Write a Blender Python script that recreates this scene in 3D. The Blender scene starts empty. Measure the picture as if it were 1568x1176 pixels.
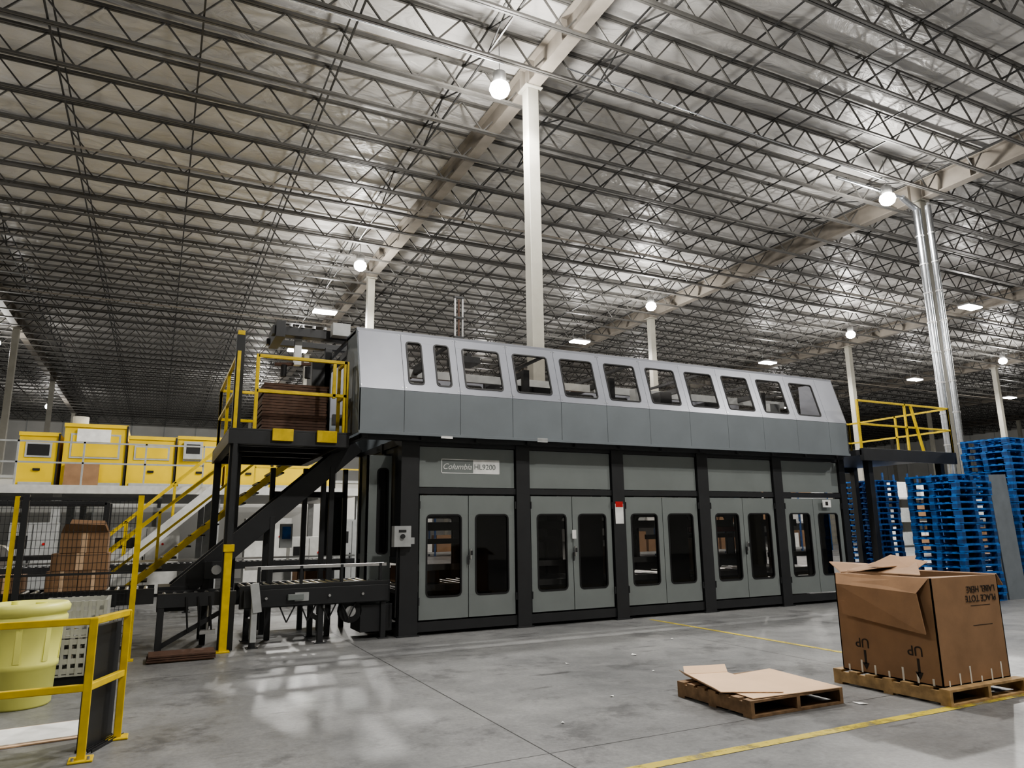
import bpy, math, random
from mathutils import Vector, Matrix
random.seed(7)
scene = bpy.context.scene

# ------------------------------------------------------------ materials
MATS = {}
def mat(name, col, rough=0.5, metal=0.0, var=0.12, scale=6.0, bump=0.0, emis=0.0, coat=0.0):
    if name in MATS: return MATS[name]
    m = bpy.data.materials.new(name); m.use_nodes = True
    nt = m.node_tree; N = nt.nodes; L = nt.links
    p = N['Principled BSDF']
    tc = N.new('ShaderNodeTexCoord'); no = N.new('ShaderNodeTexNoise')
    no.inputs['Scale'].default_value = scale; no.inputs['Detail'].default_value = 5
    L.new(tc.outputs['Object'], no.inputs['Vector'])
    r = N.new('ShaderNodeValToRGB')
    r.color_ramp.elements[0].position = 0.3; r.color_ramp.elements[1].position = 0.7
    r.color_ramp.elements[0].color = (*[max(0, c*(1-var)) for c in col], 1)
    r.color_ramp.elements[1].color = (*[min(1, c*(1+var)) for c in col], 1)
    L.new(no.outputs['Fac'], r.inputs['Fac']); L.new(r.outputs['Color'], p.inputs['Base Color'])
    p.inputs['Roughness'].default_value = rough; p.inputs['Metallic'].default_value = metal
    if coat: p.inputs['Coat Weight'].default_value = coat
    if bump:
        b = N.new('ShaderNodeBump'); b.inputs['Strength'].default_value = bump; b.inputs['Distance'].default_value = 0.02
        L.new(no.outputs['Fac'], b.inputs['Height']); L.new(b.outputs['Normal'], p.inputs['Normal'])
    if emis:
        p.inputs['Emission Color'].default_value = (*col, 1); p.inputs['Emission Strength'].default_value = emis
    MATS[name] = m
    return m

def glass_mat(name, tint=0.45):
    m = bpy.data.materials.new(name); m.use_nodes = True
    nt = m.node_tree; N = nt.nodes; L = nt.links; N.clear()
    o = N.new('ShaderNodeOutputMaterial'); mx = N.new('ShaderNodeMixShader')
    t = N.new('ShaderNodeBsdfTransparent'); t.inputs['Color'].default_value = (tint, tint*0.98, tint*0.96, 1)
    g = N.new('ShaderNodeBsdfGlossy'); g.inputs['Roughness'].default_value = 0.03
    f = N.new('ShaderNodeFresnel'); f.inputs['IOR'].default_value = 1.45
    L.new(f.outputs[0], mx.inputs[0]); L.new(t.outputs[0], mx.inputs[1]); L.new(g.outputs[0], mx.inputs[2])
    L.new(mx.outputs[0], o.inputs[0])
    MATS[name] = m
    return m

GREY = mat('machine_grey_paint', (0.20, 0.22, 0.215), 0.42, 0.0, 0.05, 2)
SLOPE = mat('machine_hood_lit_metal', (0.27, 0.28, 0.315), 0.34, 0.25, 0.06, 2)  # light caught by the slope is put into this colour, paler than the skirt
SKIRT = mat('machine_skirt_paint', (0.16, 0.18, 0.195), 0.45, 0.0, 0.06, 2)
BLACK = mat('charcoal_frame_paint', (0.024, 0.025, 0.027), 0.45, 0.0, 0.1, 4)
DARK = mat('dark_rubber', (0.008, 0.008, 0.009), 0.6)
YEL = mat('safety_yellow_paint', (0.60, 0.43, 0.02), 0.42, 0.0, 0.15, 9)
YEL2 = mat('machine_yellow_paint', (0.76, 0.54, 0.02), 0.5, 0.0, 0.08, 2)
WHITE = mat('white_paint', (0.58, 0.58, 0.56), 0.5)
PAPER = mat('white_paper', (0.8, 0.8, 0.78), 0.6)
RED = mat('red_plastic', (0.5, 0.02, 0.02), 0.4)
LGREY = mat('light_grey_paint', (0.38, 0.39, 0.39), 0.5)
STEEL = mat('brushed_steel', (0.5, 0.5, 0.5), 0.3, 0.9)
GALV = mat('galvanised_steel', (0.55, 0.57, 0.60), 0.24, 1.0, 0.15, 12)
CARD = mat('cardboard', (0.28, 0.165, 0.09), 0.75, 0, 0.12, 5, 0.15)
CARD2 = mat('cardboard_inside', (0.27, 0.165, 0.095), 0.8, 0, 0.12, 5)
CARDL = mat('cardboard_sheet_tan', (0.66, 0.46, 0.30), 0.75, 0, 0.06, 3)
BROWN = mat('slip_sheet_brown', (0.09, 0.048, 0.032), 0.7, 0, 0.25, 14)
WOOD = mat('pallet_wood', (0.38, 0.25, 0.12), 0.75, 0, 0.35, 10, 0.3)
WOODD = mat('pallet_wood_aged', (0.21, 0.13, 0.07), 0.8, 0, 0.35, 10, 0.3)
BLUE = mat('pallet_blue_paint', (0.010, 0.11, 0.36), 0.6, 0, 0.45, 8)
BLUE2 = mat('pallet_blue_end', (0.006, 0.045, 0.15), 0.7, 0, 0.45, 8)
COL = mat('column_cream_paint', (0.27, 0.26, 0.225), 0.5, 0, 0.08, 3)
GIRD = mat('girder_primer', (0.20, 0.18, 0.155), 0.55, 0, 0.15, 2)
JOIST = mat('joist_primer', (0.085, 0.082, 0.077), 0.5, 0.0, 0.2, 2)
BRIDG = mat('bridging_dark', (0.03, 0.03, 0.03), 0.5)
DRUM = mat('drum_yellow_plastic', (0.72, 0.72, 0.20), 0.4, 0, 0.05, 3)
CRATE = mat('crate_grey_plastic', (0.42, 0.42, 0.38), 0.55)
SLIP = mat('slip_sheet_grey', (0.16, 0.18, 0.20), 0.4, 0, 0.1, 4)
INK = mat('black_ink', (0.02, 0.015, 0.012), 0.6)
TAPE = mat('torn_tape_white', (0.7, 0.67, 0.6), 0.5)
LAMP = mat('lamp_lens', (1.0, 0.97, 0.90), 0.3, emis=30.0)
LAMPB = mat('lamp_housing', (0.35, 0.35, 0.35), 0.4, 0.5)
GLASS = glass_mat('tinted_polycarbonate', 0.42)
GLASSC = glass_mat('clear_polycarbonate', 0.68)

# ------------------------------------------------------------ mesh builder
class B:
    def __init__(s): s.v=[]; s.f=[]; s.m=[]; s.mats=[]; s.sm=[]; s.M=Matrix.Identity(4)
    def mi(s, m):
        if m not in s.mats: s.mats.append(m)
        return s.mats.index(m)
    def add(s, vs, fs, m, smooth=False):
        o=len(s.v); k=s.mi(m); M=s.M
        s.v += [tuple(M @ Vector(v)) for v in vs]
        for f in fs: s.f.append(tuple(i+o for i in f)); s.m.append(k); s.sm.append(smooth)
    def box(s, x0,x1,y0,y1,z0,z1,m):
        if x0>x1:x0,x1=x1,x0
        if y0>y1:y0,y1=y1,y0
        if z0>z1:z0,z1=z1,z0
        s.add([(x0,y0,z0),(x1,y0,z0),(x1,y1,z0),(x0,y1,z0),(x0,y0,z1),(x1,y0,z1),(x1,y1,z1),(x0,y1,z1)],
          [(0,3,2,1),(4,5,6,7),(0,1,5,4),(1,2,6,5),(2,3,7,6),(3,0,4,7)],m)
    def beam(s,p0,p1,w,h,m,up=(0,0,1)):
        p0=Vector(p0);p1=Vector(p1);d=(p1-p0).normalized();u=Vector(up)
        if abs(d.dot(u))>0.98:u=Vector((0,1,0))
        a=d.cross(u).normalized()*w/2; b=a.normalized().cross(d).normalized()*h/2
        s.add([p0-a-b,p0+a-b,p0+a+b,p0-a+b,p1-a-b,p1+a-b,p1+a+b,p1-a+b],
          [(0,1,2,3),(7,6,5,4),(0,4,5,1),(1,5,6,2),(2,6,7,3),(3,7,4,0)],m)
    def cyl(s,p0,p1,r,m,n=10,r1=None,cap=True):
        if r1 is None:r1=r
        p0=Vector(p0);p1=Vector(p1);d=(p1-p0).normalized()
        u=Vector((0,0,1)) if abs(d.z)<0.9 else Vector((1,0,0))
        a=d.cross(u).normalized();b=d.cross(a)
        vs=[]
        for k in range(n):
            t=2*math.pi*k/n;q=a*math.cos(t)+b*math.sin(t);vs.append(p0+q*r)
        for k in range(n):
            t=2*math.pi*k/n;q=a*math.cos(t)+b*math.sin(t);vs.append(p1+q*r1)
        s.add(vs,[(k,(k+1)%n,n+(k+1)%n,n+k) for k in range(n)],m,True)
        if cap:
            s.add(vs[:n],[tuple(range(n-1,-1,-1))],m);s.add(vs[n:],[tuple(range(n))],m)
    def lathe(s,c,prof,m,n=28):
        c=Vector(c);vs=[]
        for r,z in prof:
            for k in range(n):
                t=2*math.pi*k/n;vs.append(c+Vector((r*math.cos(t),r*math.sin(t),z)))
        fs=[]
        for j in range(len(prof)-1):
            for k in range(n): fs.append((j*n+k,j*n+(k+1)%n,(j+1)*n+(k+1)%n,(j+1)*n+k))
        s.add(vs,fs,m,True)
    def prism(s,pts,w0,w1,m):
        n=len(pts)
        s.add([(p[0],p[1],w0) for p in pts]+[(p[0],p[1],w1) for p in pts],
          [tuple(range(n-1,-1,-1)),tuple(range(n,2*n))]+[(k,(k+1)%n,n+(k+1)%n,n+k) for k in range(n)],m)
    def window_panel(s,u0,u1,v0,v1,wins,m,t=0.03,glass=None,r=0.06):
        if not wins:
            s.box(u0,u1,v0,v1,-t,0,m);return
        b0,b1=wins[0][2],wins[0][3]
        s.box(u0,u1,v0,b0,-t,0,m);s.box(u0,u1,b1,v1,-t,0,m)
        xs=[u0]+[q for w in wins for q in (w[0],w[1])]+[u1]
        for i in range(0,len(xs),2): s.box(xs[i],xs[i+1],b0,b1,-t,0,m)
        for w in wins:
            for cx,cy,sx,sy in((w[0],b0,1,1),(w[1],b0,-1,1),(w[1],b1,-1,-1),(w[0],b1,1,-1)):
                ox,oy=cx+sx*r,cy+sy*r;K=5
                arc=[(ox-sx*r*math.cos(math.pi/2*k/K),oy-sy*r*math.sin(math.pi/2*k/K)) for k in range(K+1)]
                for k in range(K):
                    tri=[(cx,cy),arc[k],arc[k+1]]
                    a=(tri[1][0]-tri[0][0])*(tri[2][1]-tri[0][1])-(tri[2][0]-tri[0][0])*(tri[1][1]-tri[0][1])
                    if a<0: tri=[tri[0],tri[2],tri[1]]
                    s.prism(tri,-t,0,m)
            def rr(off):
                P=[];R=r+off
                for (qx,qy,a0) in((w[1]-r,b1-r,0),(w[0]+r,b1-r,90),(w[0]+r,b0+r,180),(w[1]-r,b0+r,270)):
                    for k in range(6):
                        a=math.radians(a0+18*k);P.append((qx+R*math.cos(a),qy+R*math.sin(a)))
                return P
            A=rr(0.014);C=rr(-0.012);n=len(A)
            vs=[(p[0],p[1],0.008) for p in A]+[(p[0],p[1],0.008) for p in C]+[(p[0],p[1],0) for p in A]+[(p[0],p[1],-t) for p in C]
            fs=[]
            for k in range(n):
                j=(k+1)%n
                fs+=[(k,j,n+j,n+k),(2*n+k,2*n+j,j,k),(n+k,n+j,3*n+j,3*n+k)]
            s.add(vs,fs,DARK)
            if glass:
                g=rr(-0.003);s.add([(p[0],p[1],-t*0.5) for p in g],[tuple(range(len(g)))],glass)
    def build(s,name,bevel=0,keep=False,parent=None):
        me=bpy.data.meshes.new(name)
        if keep: c=Vector((0,0,0))
        else:
            xs=[v[0] for v in s.v];ys=[v[1] for v in s.v];zs=[v[2] for v in s.v]
            c=Vector(((min(xs)+max(xs))/2,(min(ys)+max(ys))/2,min(zs)))
        me.from_pydata([tuple(Vector(v)-c) for v in s.v],[],s.f)
        for m in s.mats: me.materials.append(m)
        me.polygons.foreach_set('material_index',s.m)
        me.polygons.foreach_set('use_smooth',s.sm)
        me.update()
        ob=bpy.data.objects.new(name,me);ob.location=c
        scene.collection.objects.link(ob)
        if bevel:
            md=ob.modifiers.new('bevel','BEVEL');md.width=bevel;md.segments=2;md.limit_method='ANGLE';md.angle_limit=math.radians(50)
        if parent: ob.parent=parent; ob.location=c-parent.location
        return ob

def front(x,y,z,lean=(0,1)):
    s_,c_=lean;l=math.hypot(s_,c_);s_/=l;c_/=l
    return Matrix(((1,0,0,x),(0,s_,-c_,y),(0,c_,s_,z),(0,0,0,1)))
def side(x,y,z):
    return Matrix(((0,0,-1,x),(-1,0,0,y),(0,1,0,z),(0,0,0,1)))
def text(body,size,M,m,parent,name,ext=0.001,shear=0):
    cu=bpy.data.curves.new(name,'FONT');cu.body=body;cu.size=size;cu.extrude=ext;cu.shear=shear
    cu.materials.append(m);ob=bpy.data.objects.new(name,cu);scene.collection.objects.link(ob)
    ob.parent=parent;ob.matrix_parent_inverse=Matrix.Translation(-parent.location)
    ob.matrix_basis=M
    return ob

# ------------------------------------------------------------ camera
th=math.radians(11.56);yaw=math.radians(26.3);ro=math.atan(0.0139)
Fh=Vector((math.sin(yaw),math.cos(yaw),0));R=Vector((math.cos(yaw),-math.sin(yaw),0));Z=Vector((0,0,1))
fw=Fh*math.cos(th)+Z*math.sin(th);U=-Fh*math.sin(th)+Z*math.cos(th)
cx=R*math.cos(ro)-U*math.sin(ro);cu_=R*math.sin(ro)+U*math.cos(ro)
cam=bpy.data.cameras.new('camera');co=bpy.data.objects.new('camera',cam);scene.collection.objects.link(co)
co.matrix_world=Matrix(((cx.x,cu_.x,-fw.x,0),(cx.y,cu_.y,-fw.y,0),(cx.z,cu_.z,-fw.z,1.6),(0,0,0,1)))
cam.sensor_width=36;cam.lens=36*1090/1568;cam.clip_end=400
scene.camera=co

# ------------------------------------------------------------ room shell
X0,X1,Y0,Y1,ZR=-42,92,-14,82,13.42
def floor_mat():
    m=bpy.data.materials.new('concrete_floor');m.use_nodes=True;nt=m.node_tree;N=nt.nodes;L=nt.links;p=N['Principled BSDF']
    tc=N.new('ShaderNodeTexCoord')
    def noise(sc,det,dist=0,rough=.6,loc=0):
        mp=N.new('ShaderNodeMapping');mp.inputs['Location'].default_value=(loc,loc*.7,0);L.new(tc.outputs['Object'],mp.inputs[0])
        n=N.new('ShaderNodeTexNoise');n.inputs['Scale'].default_value=sc;n.inputs['Detail'].default_value=det
        n.inputs['Distortion'].default_value=dist;n.inputs['Roughness'].default_value=rough;L.new(mp.outputs[0],n.inputs['Vector']);return n
    def ramp(src,a,b,ca,cb):
        r=N.new('ShaderNodeValToRGB');r.color_ramp.elements[0].position=a;r.color_ramp.elements[1].position=b
        r.color_ramp.elements[0].color=(*ca,1);r.color_ramp.elements[1].color=(*cb,1);L.new(src,r.inputs['Fac']);return r
    def mul(a,b,f=1.0):
        x=N.new('ShaderNodeMixRGB');x.blend_type='MULTIPLY';x.inputs[0].default_value=f;L.new(a,x.inputs[1]);L.new(b,x.inputs[2]);return x.outputs[0]
    base=ramp(noise(.5,12,0,.72).outputs['Fac'],.34,.66,(.125,.127,.13),(.25,.25,.248))
    fine=ramp(noise(24,9,0,.75,3).outputs['Fac'],.3,.7,(.72,.72,.72),(1.18,1.18,1.18))
    st=ramp(noise(1.1,14,.1,.78,11).outputs['Fac'],.38,.47,(.42,.42,.43),(1,1,1))
    mp=N.new('ShaderNodeMapping');mp.inputs['Scale'].default_value=(1.0,5.0,1);mp.inputs['Rotation'].default_value=(0,0,.35)
    L.new(tc.outputs['Object'],mp.inputs['Vector'])
    sc=N.new('ShaderNodeTexNoise');sc.inputs['Scale'].default_value=1.3;sc.inputs['Detail'].default_value=12;sc.inputs['Roughness'].default_value=.75
    L.new(mp.outputs[0],sc.inputs['Vector'])
    scr=ramp(sc.outputs['Fac'],.37,.42,(.28,.28,.29),(1,1,1))
    # scuffing is concentrated in patches of traffic
    pm=ramp(noise(.35,3,0,.5,21).outputs['Fac'],.42,.6,(0,0,0),(1,1,1))
    x=N.new('ShaderNodeMixRGB');x.inputs[1].default_value=(1,1,1,1);L.new(pm.outputs[0],x.inputs[0]);L.new(scr.outputs[0],x.inputs[2])
    c=mul(base.outputs[0],fine.outputs[0]);c=mul(c,st.outputs[0],.7);c=mul(c,x.outputs[0],.95)
    sx=N.new('ShaderNodeSeparateXYZ');L.new(tc.outputs['Object'],sx.inputs[0])
    def joint(o,off,per):
        def M(op,a,bv):
            n=N.new('ShaderNodeMath');n.operation=op;L.new(a,n.inputs[0]);n.inputs[1].default_value=bv;return n.outputs[0]
        a=M('ADD',o,-off+per*40.5);a=M('DIVIDE',a,per);a=M('FRACT',a,0);a=M('SUBTRACT',a,.5);a=M('ABSOLUTE',a,0);a=M('MULTIPLY',a,per);return M('LESS_THAN',a,.006)
    jx=joint(sx.outputs[0],2.7,4.57);jy=joint(sx.outputs[1],9.5,4.57)
    mxm=N.new('ShaderNodeMath');mxm.operation='MAXIMUM';L.new(jx,mxm.inputs[0]);L.new(jy,mxm.inputs[1])
    mm=N.new('ShaderNodeMixRGB');L.new(mxm.outputs[0],mm.inputs[0]);L.new(c,mm.inputs[1]);mm.inputs[2].default_value=(.03,.03,.03,1)
    L.new(mm.outputs[0],p.inputs['Base Color'])
    rr=ramp(noise(1.6,12,0,.75,5).outputs['Fac'],.3,.7,(.30,.30,.30),(.52,.52,.52));L.new(rr.outputs[0],p.inputs['Roughness'])
    bp=N.new('ShaderNodeBump');bp.inputs['Strength'].default_value=.12;bp.inputs['Distance'].default_value=.01
    L.new(noise(10,8,0,.7).outputs['Fac'],bp.inputs['Height']);L.new(bp.outputs[0],p.inputs['Normal'])
    return m
def roof_mat():
    m=bpy.data.materials.new('roof_insulation_facing');m.use_nodes=True;nt=m.node_tree;N=nt.nodes;L=nt.links;p=N['Principled BSDF']
    tc=N.new('ShaderNodeTexCoord');mp=N.new('ShaderNodeMapping');mp.inputs['Scale'].default_value=(.7,1.6,1);L.new(tc.outputs['Object'],mp.inputs[0])
    n=N.new('ShaderNodeTexNoise');n.inputs['Scale'].default_value=1.3;n.inputs['Detail'].default_value=5;n.inputs['Distortion'].default_value=1.2;L.new(mp.outputs[0],n.inputs['Vector'])
    r=N.new('ShaderNodeValToRGB');r.color_ramp.elements[0].color=(.46,.45,.435,1);r.color_ramp.elements[1].color=(.62,.605,.59,1)
    L.new(n.outputs['Fac'],r.inputs[0]);L.new(r.outputs[0],p.inputs['Base Color'])
    b=N.new('ShaderNodeBump');b.inputs['Strength'].default_value=.7;b.inputs['Distance'].default_value=.15;L.new(n.outputs['Fac'],b.inputs['Height']);L.new(b.outputs[0],p.inputs['Normal'])
    p.inputs['Roughness'].default_value=.38
    return m
FLOOR=floor_mat();ROOF=roof_mat()
WALLM=mat('wall_white_panel',(0.55,0.55,0.53),0.6,0,0.05,1)
b=B();b.box(X0,X1,Y0,Y1,-.2,0,FLOOR);b.build('floor',keep=True)
b=B();b.box(X0,X1,Y0,Y1,ZR,ZR+.2,ROOF);b.build('ceiling',keep=True)
for nm,a in(('wall_back',(X0,X1,Y1,Y1+.3)),('wall_front',(X0,X1,Y0-.3,Y0)),('wall_left',(X0-.3,X0,Y0,Y1)),('wall_right',(X1,X1+.3,Y0,Y1))):
    b=B();b.box(*a,0,ZR,WALLM)
    if nm=='wall_back':
        for k in range(45): b.box(X0+k*3,X0+k*3+.08,Y1-.05,Y1,0,ZR,LGREY)
    if nm=='wall_right':
        for k in range(32): b.box(X1-.05,X1,Y0+k*3,Y0+k*3+.08,0,ZR,LGREY)
    b.build(nm,keep=True)

BAY=15.2
GX=[7.7+BAY*k for k in range(-3,6)];CY=[14.3+BAY*k for k in range(-1,5)]
b=B()
for x in GX:
    b.box(x-.17,x+.17,Y0,Y1,12.55,12.58,GIRD);b.box(x-.17,x+.17,Y0,Y1,13.20,13.23,GIRD);b.box(x-.012,x+.012,Y0,Y1,12.58,13.20,GIRD)
    for y in CY:
        for d in(-.25,.25): b.box(x-.16,x+.16,y+d-.01,y+d+.01,12.58,13.2,GIRD)
        b.box(x-.17,x+.17,y-1.9,y-1.88,12.58,13.2,GIRD)
b.build('roof_girders',keep=True)
for x in GX:
    for y in CY:
        b=B();w=.155
        b.box(x-w,x+w,y-w,y+w,0.02,12.5,COL);b.box(x-.3,x+.3,y-.3,y+.3,0,.03,COL);b.box(x-.24,x+.24,y-.24,y+.24,12.5,12.55,COL)
        b.build('steel_column',bevel=.015)
b=B();JS=BAY/10
ys=[];yy=14.3-JS*18.5
while yy<Y1-.3: 
    if yy>-7: ys.append(yy)
    yy+=JS
zb,zt=12.52,13.30
for y in ys:
    for dy in(-.038,.038):
        b.box(X0+.2,X1-.2,y+dy-.028,y+dy+.028,zt-.03,zt+.03,JOIST)
        b.box(X0+.2,X1-.2,y+dy-.028,y+dy+.028,zb,zb+.055,JOIST)
    P=1.24;n=int((X1-X0)/P)
    for k in range(n):
        x=X0+.4+k*P
        b.beam((x,y,zt),(x+P/2,y,zb+.03),.036,.036,JOIST);b.beam((x+P/2,y,zb+.03),(x+P,y,zt),.036,.036,JOIST)
b.build('roof_joists',keep=True)
b=B()
for gx in GX[:-1]:
    for k in range(5):
        x=gx+(k+.5)*BAY/5
        b.beam((x,-7,zb+.08),(x,Y1-.2,zb+.08),.04,.04,BRIDG);b.beam((x,-7,zt-.08),(x,Y1-.2,zt-.08),.035,.035,BRIDG)
        if k in(0,4):
            for j in range(len(ys)-1):
                if ys[j]<50:
                    b.beam((x,ys[j],zb+.08),(x,ys[j+1],zt-.08),.03,.03,BRIDG)
                    if j%3==0:b.beam((x,ys[j],zt-.08),(x,ys[j+1],zb+.08),.03,.03,BRIDG)
b.build('joist_bridging',keep=True)
b=B()
b.cyl((-20,13.55,12.46),(6.6,13.55,12.46),.018,GALV,6);b.cyl((8,13.0,12.42),(20.4,13.6,12.42),.018,GALV,6)
b.cyl((-10,22,12.45),(70,22,12.45),.035,GIRD,8);b.cyl((-10,37,12.45),(70,37,12.45),.035,GIRD,8)
b.build('ceiling_conduit',keep=True)

# ------------------------------------------------------------ lamps
def lamp(x,y,kind,power,up):
    b=B();z=11.75
    if kind==0:
        b.lathe((x,y,z),[(.0,-.02),(.12,0),(.20,.06),(.25,.18),(.22,.30),(.14,.36)],LAMP,20)
        b.lathe((x,y,z),[(.14,.36),(.16,.38),(.16,.62),(.10,.66),(.0,.66)],LAMPB,16)
        b.cyl((x,y,z+.66),(x,y,zt),.012,LAMPB,6)
    else:
        b.box(x-.55,x+.55,y-.28,y+.28,z+.06,z+.14,LAMPB);b.box(x-.52,x+.52,y-.26,y+.26,z,z+.059,LAMP)
        b.box(x-.15,x+.15,y-.1,y+.1,z+.14,z+.24,LAMPB)
        for d in(-.4,.4): b.cyl((x+d,y,z+.14),(x+d,y,zt),.008,LAMPB,6)
    ob=b.build('high_bay_light')
    l=bpy.data.lights.new('bulb','SPOT');l.energy=power;l.color=(1,.97,.92);l.shadow_soft_size=.22
    l.spot_size=math.radians(165);l.spot_blend=.35
    lo=bpy.data.objects.new('bulb',l);scene.collection.objects.link(lo);lo.parent=ob
    lo.location=Vector((x,y,z-.28))-ob.location
    l=bpy.data.lights.new('bulb_glow','POINT');l.energy=up;l.color=(1,.97,.92);l.shadow_soft_size=.2
    lo=bpy.data.objects.new('bulb_glow',l);scene.collection.objects.link(lo);lo.parent=ob
    lo.location=Vector((x,y,z-.26))-ob.location
    return ob
P=1550;UP=540
LP=[(6.6,13.8,0),(6.9,9.6,0),(6.5,26.6,0),(6.4,32.8,1),(6.5,40.8,1),(6.5,0,0),
    (20.5,13.8,0),(20.4,26.2,0),(20.4,32.7,1),(20.5,1.5,0),
    (34.4,19.7,1),(33.8,25.9,0),(34.2,32.4,1),(34.2,7,0),
    (48.3,32.2,1),(48.8,26.4,0),(48.5,13.5,0),(48.5,45,1),(34.2,46,1),(20.4,46,1),
    (63,20,1),(63,34,1),(76,30,1),(-8.6,3,0),(-8.6,20,0),(-22,36,0),(6.5,58,0),
    (-8.6,46,0),(-8.6,68,0),(-24,60,0),(20,64,0)]  # fixtures on this row are added to brighten the far rear
for x,y,k in LP: lamp(x,y,k,P*(.6 if x<0 else 1),(UP if k==0 else UP*.5)*(.45 if x<0 else 1))

# ------------------------------------------------------------ palletizer
b=B();YF=11.1
posts=[(3.47,3.77),(5.53,5.79),(7.51,7.77),(9.53,9.80),(11.56,11.81),(13.56,13.74)]
YB=13.7
for a,c in posts:
    for y0,y1 in((YF-.03,YF+.16),(YB-.1,YB+.08)):
        b.box(a,c,y0,y1,0.0,3.1,BLACK)
    b.box(a,c,YF+.16,YB-.1,2.98,3.1,BLACK);b.box(a,c,YF+.16,YB-.1,.02,.12,BLACK)
    b.box(a-.03,c+.03,YF-.06,YF+.2,0,.02,BLACK)
for i in range(5):
    x0=posts[i][1];x1=posts[i+1][0]
    for y0,y1 in((YF,YF+.12),(YB-.06,YB+.05)):
        b.box(x0,x1,y0,y1,.05,.2,BLACK);b.box(x0,x1,y0,y1,2.19,2.29,BLACK);b.box(x0,x1,y0,y1,2.97,3.1,BLACK)
    b.M=front(0,YF+.02,0)
    b.box(x0+.02,x1-.02,2.30,2.96,-.03,0,GREY)
    xm=(x0+x1)/2;b.M=front(0,YF+.01,0)
    for (a,c) in((x0+.03,xm-.006),(xm+.006,x1-.03)):
        b.window_panel(a,c,.225,2.165,[(a+.125,c-.125,.57,1.85)],GREY,.035,GLASS,.07)
    b.M=front(0,YB,0)
    b.window_panel(x0,x1,.2,2.19,[(x0+.15,xm-.12,.9,1.85),(xm+.12,x1-.15,.9,1.85)] if i!=1 else [],GREY,.03,GLASSC,.07)
    b.box(x0,x1,2.30,2.96,-.03,0,GREY)
    b.M=Matrix.Identity(4)
    if i in(1,3,0):
        b.box(xm-.03,xm-.01,YF-.05,YF-.02,1.05,1.2,BLACK);b.cyl((xm+.02,YF-.04,1.13),(xm+.02,YF-.04,1.3),.02,STEEL,8);b.box(xm+.01,xm+.05,YF-.06,YF-.02,1.2,1.27,BLACK)
    for hx in(x0+.01,x1-.03):
        for hz in(.45,1.95): b.box(hx,hx+.02,YF-.03,YF,hz,hz+.12,BLACK)
    b.box(xm+.1,x1-.02,YF+.35,YF+.40,.4,2.1,DARK)  # added dark sheet stands in for the shade behind right-hand windows
    b.box(x0,x1,YF+.5,YB-.4,.55,.62,BLACK);b.box(x0,x1,YF+.5,YF+.56,.95,1.05,LGREY)
    b.box(x0,x1,YF+.5,YF+.56,.62,.72,LGREY);b.box(x0,x1,YB-.5,YB-.44,1.35,1.45,BLACK)
    for k in range(9):
        b.cyl((x0+.1+k*.2,YF+.56,.68),(x0+.1+k*.2,YB-.5,.68),.03,STEEL,8)
    b.box(x0+.35,x0+.43,YF+.8,YF+.88,.2,2.9,LGREY if i%2 else CARD);b.box(x0+.62,x0+.68,YB-.8,YB-.7,.2,2.9,BLACK)
    b.box(x0+.2,x0+.3,YF+1.3,YF+1.4,.2,2.9,BLACK);b.box(x0,x1,YF+1.3,YF+1.38,1.6,1.75,BLACK)
    if i in(0,2,3): b.box(x0+.1,x0+.75,YF+1.0,YB-.8,.72,1.0+.12*i,CARD)
    if i==3: b.box(x0+.2,x1-.3,YF+.8,YF+.9,1.5,1.6,RED)
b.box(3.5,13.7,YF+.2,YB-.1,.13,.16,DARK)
b.box(2.75,13.5,10.86,11.0,3.02,3.1,BLACK);b.box(2.75,13.5,13.6,13.8,3.02,3.1,BLACK)
for x in [2.75+.955*k for k in range(12)]: b.box(x,x+.08,10.8,13.8,3.03,3.1,BLACK)
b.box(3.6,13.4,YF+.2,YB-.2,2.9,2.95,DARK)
b.box(4.4,5.2,YF+.6,YB-.5,3.1,3.14,BROWN)
b.M=front(0,11.6,0)
b.window_panel(3.05,3.47,.475,2.84,[(3.24,3.41,1.25,2.62)],GREY,.03,None,.05)
b.M=Matrix.Identity(4)
b.box(3.24,3.41,11.68,11.7,1.2,2.65,DARK)
b.box(3.05,3.09,11.6,11.9,.475,2.84,GREY)
b.box(3.33,3.6,10.92,11.07,1.36,1.68,LGREY);b.cyl((3.46,10.92,1.52),(3.46,10.88,1.52),.035,BLACK,12);b.box(3.6,3.66,10.93,11.02,1.4,1.5,LGREY);b.box(3.4,3.52,10.915,10.92,1.58,1.62,BLACK)
b.cyl((3.4,11.0,1.36),(3.4,11.05,.3),.012,DARK,6)
for y in(12.2,YB): b.box(3.45,3.55,y-.05,y+.05,0,3.1,BLACK)
b.box(3.46,3.54,YF,YB,.3,.42,BLACK);b.box(3.46,3.54,YF,YB,1.1,1.2,BLACK);b.box(3.5,3.52,YF+.15,YB,1.2,2.98,BLACK)
b.box(3.42,3.5,11.9,12.15,.2,2.9,BLACK)
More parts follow.
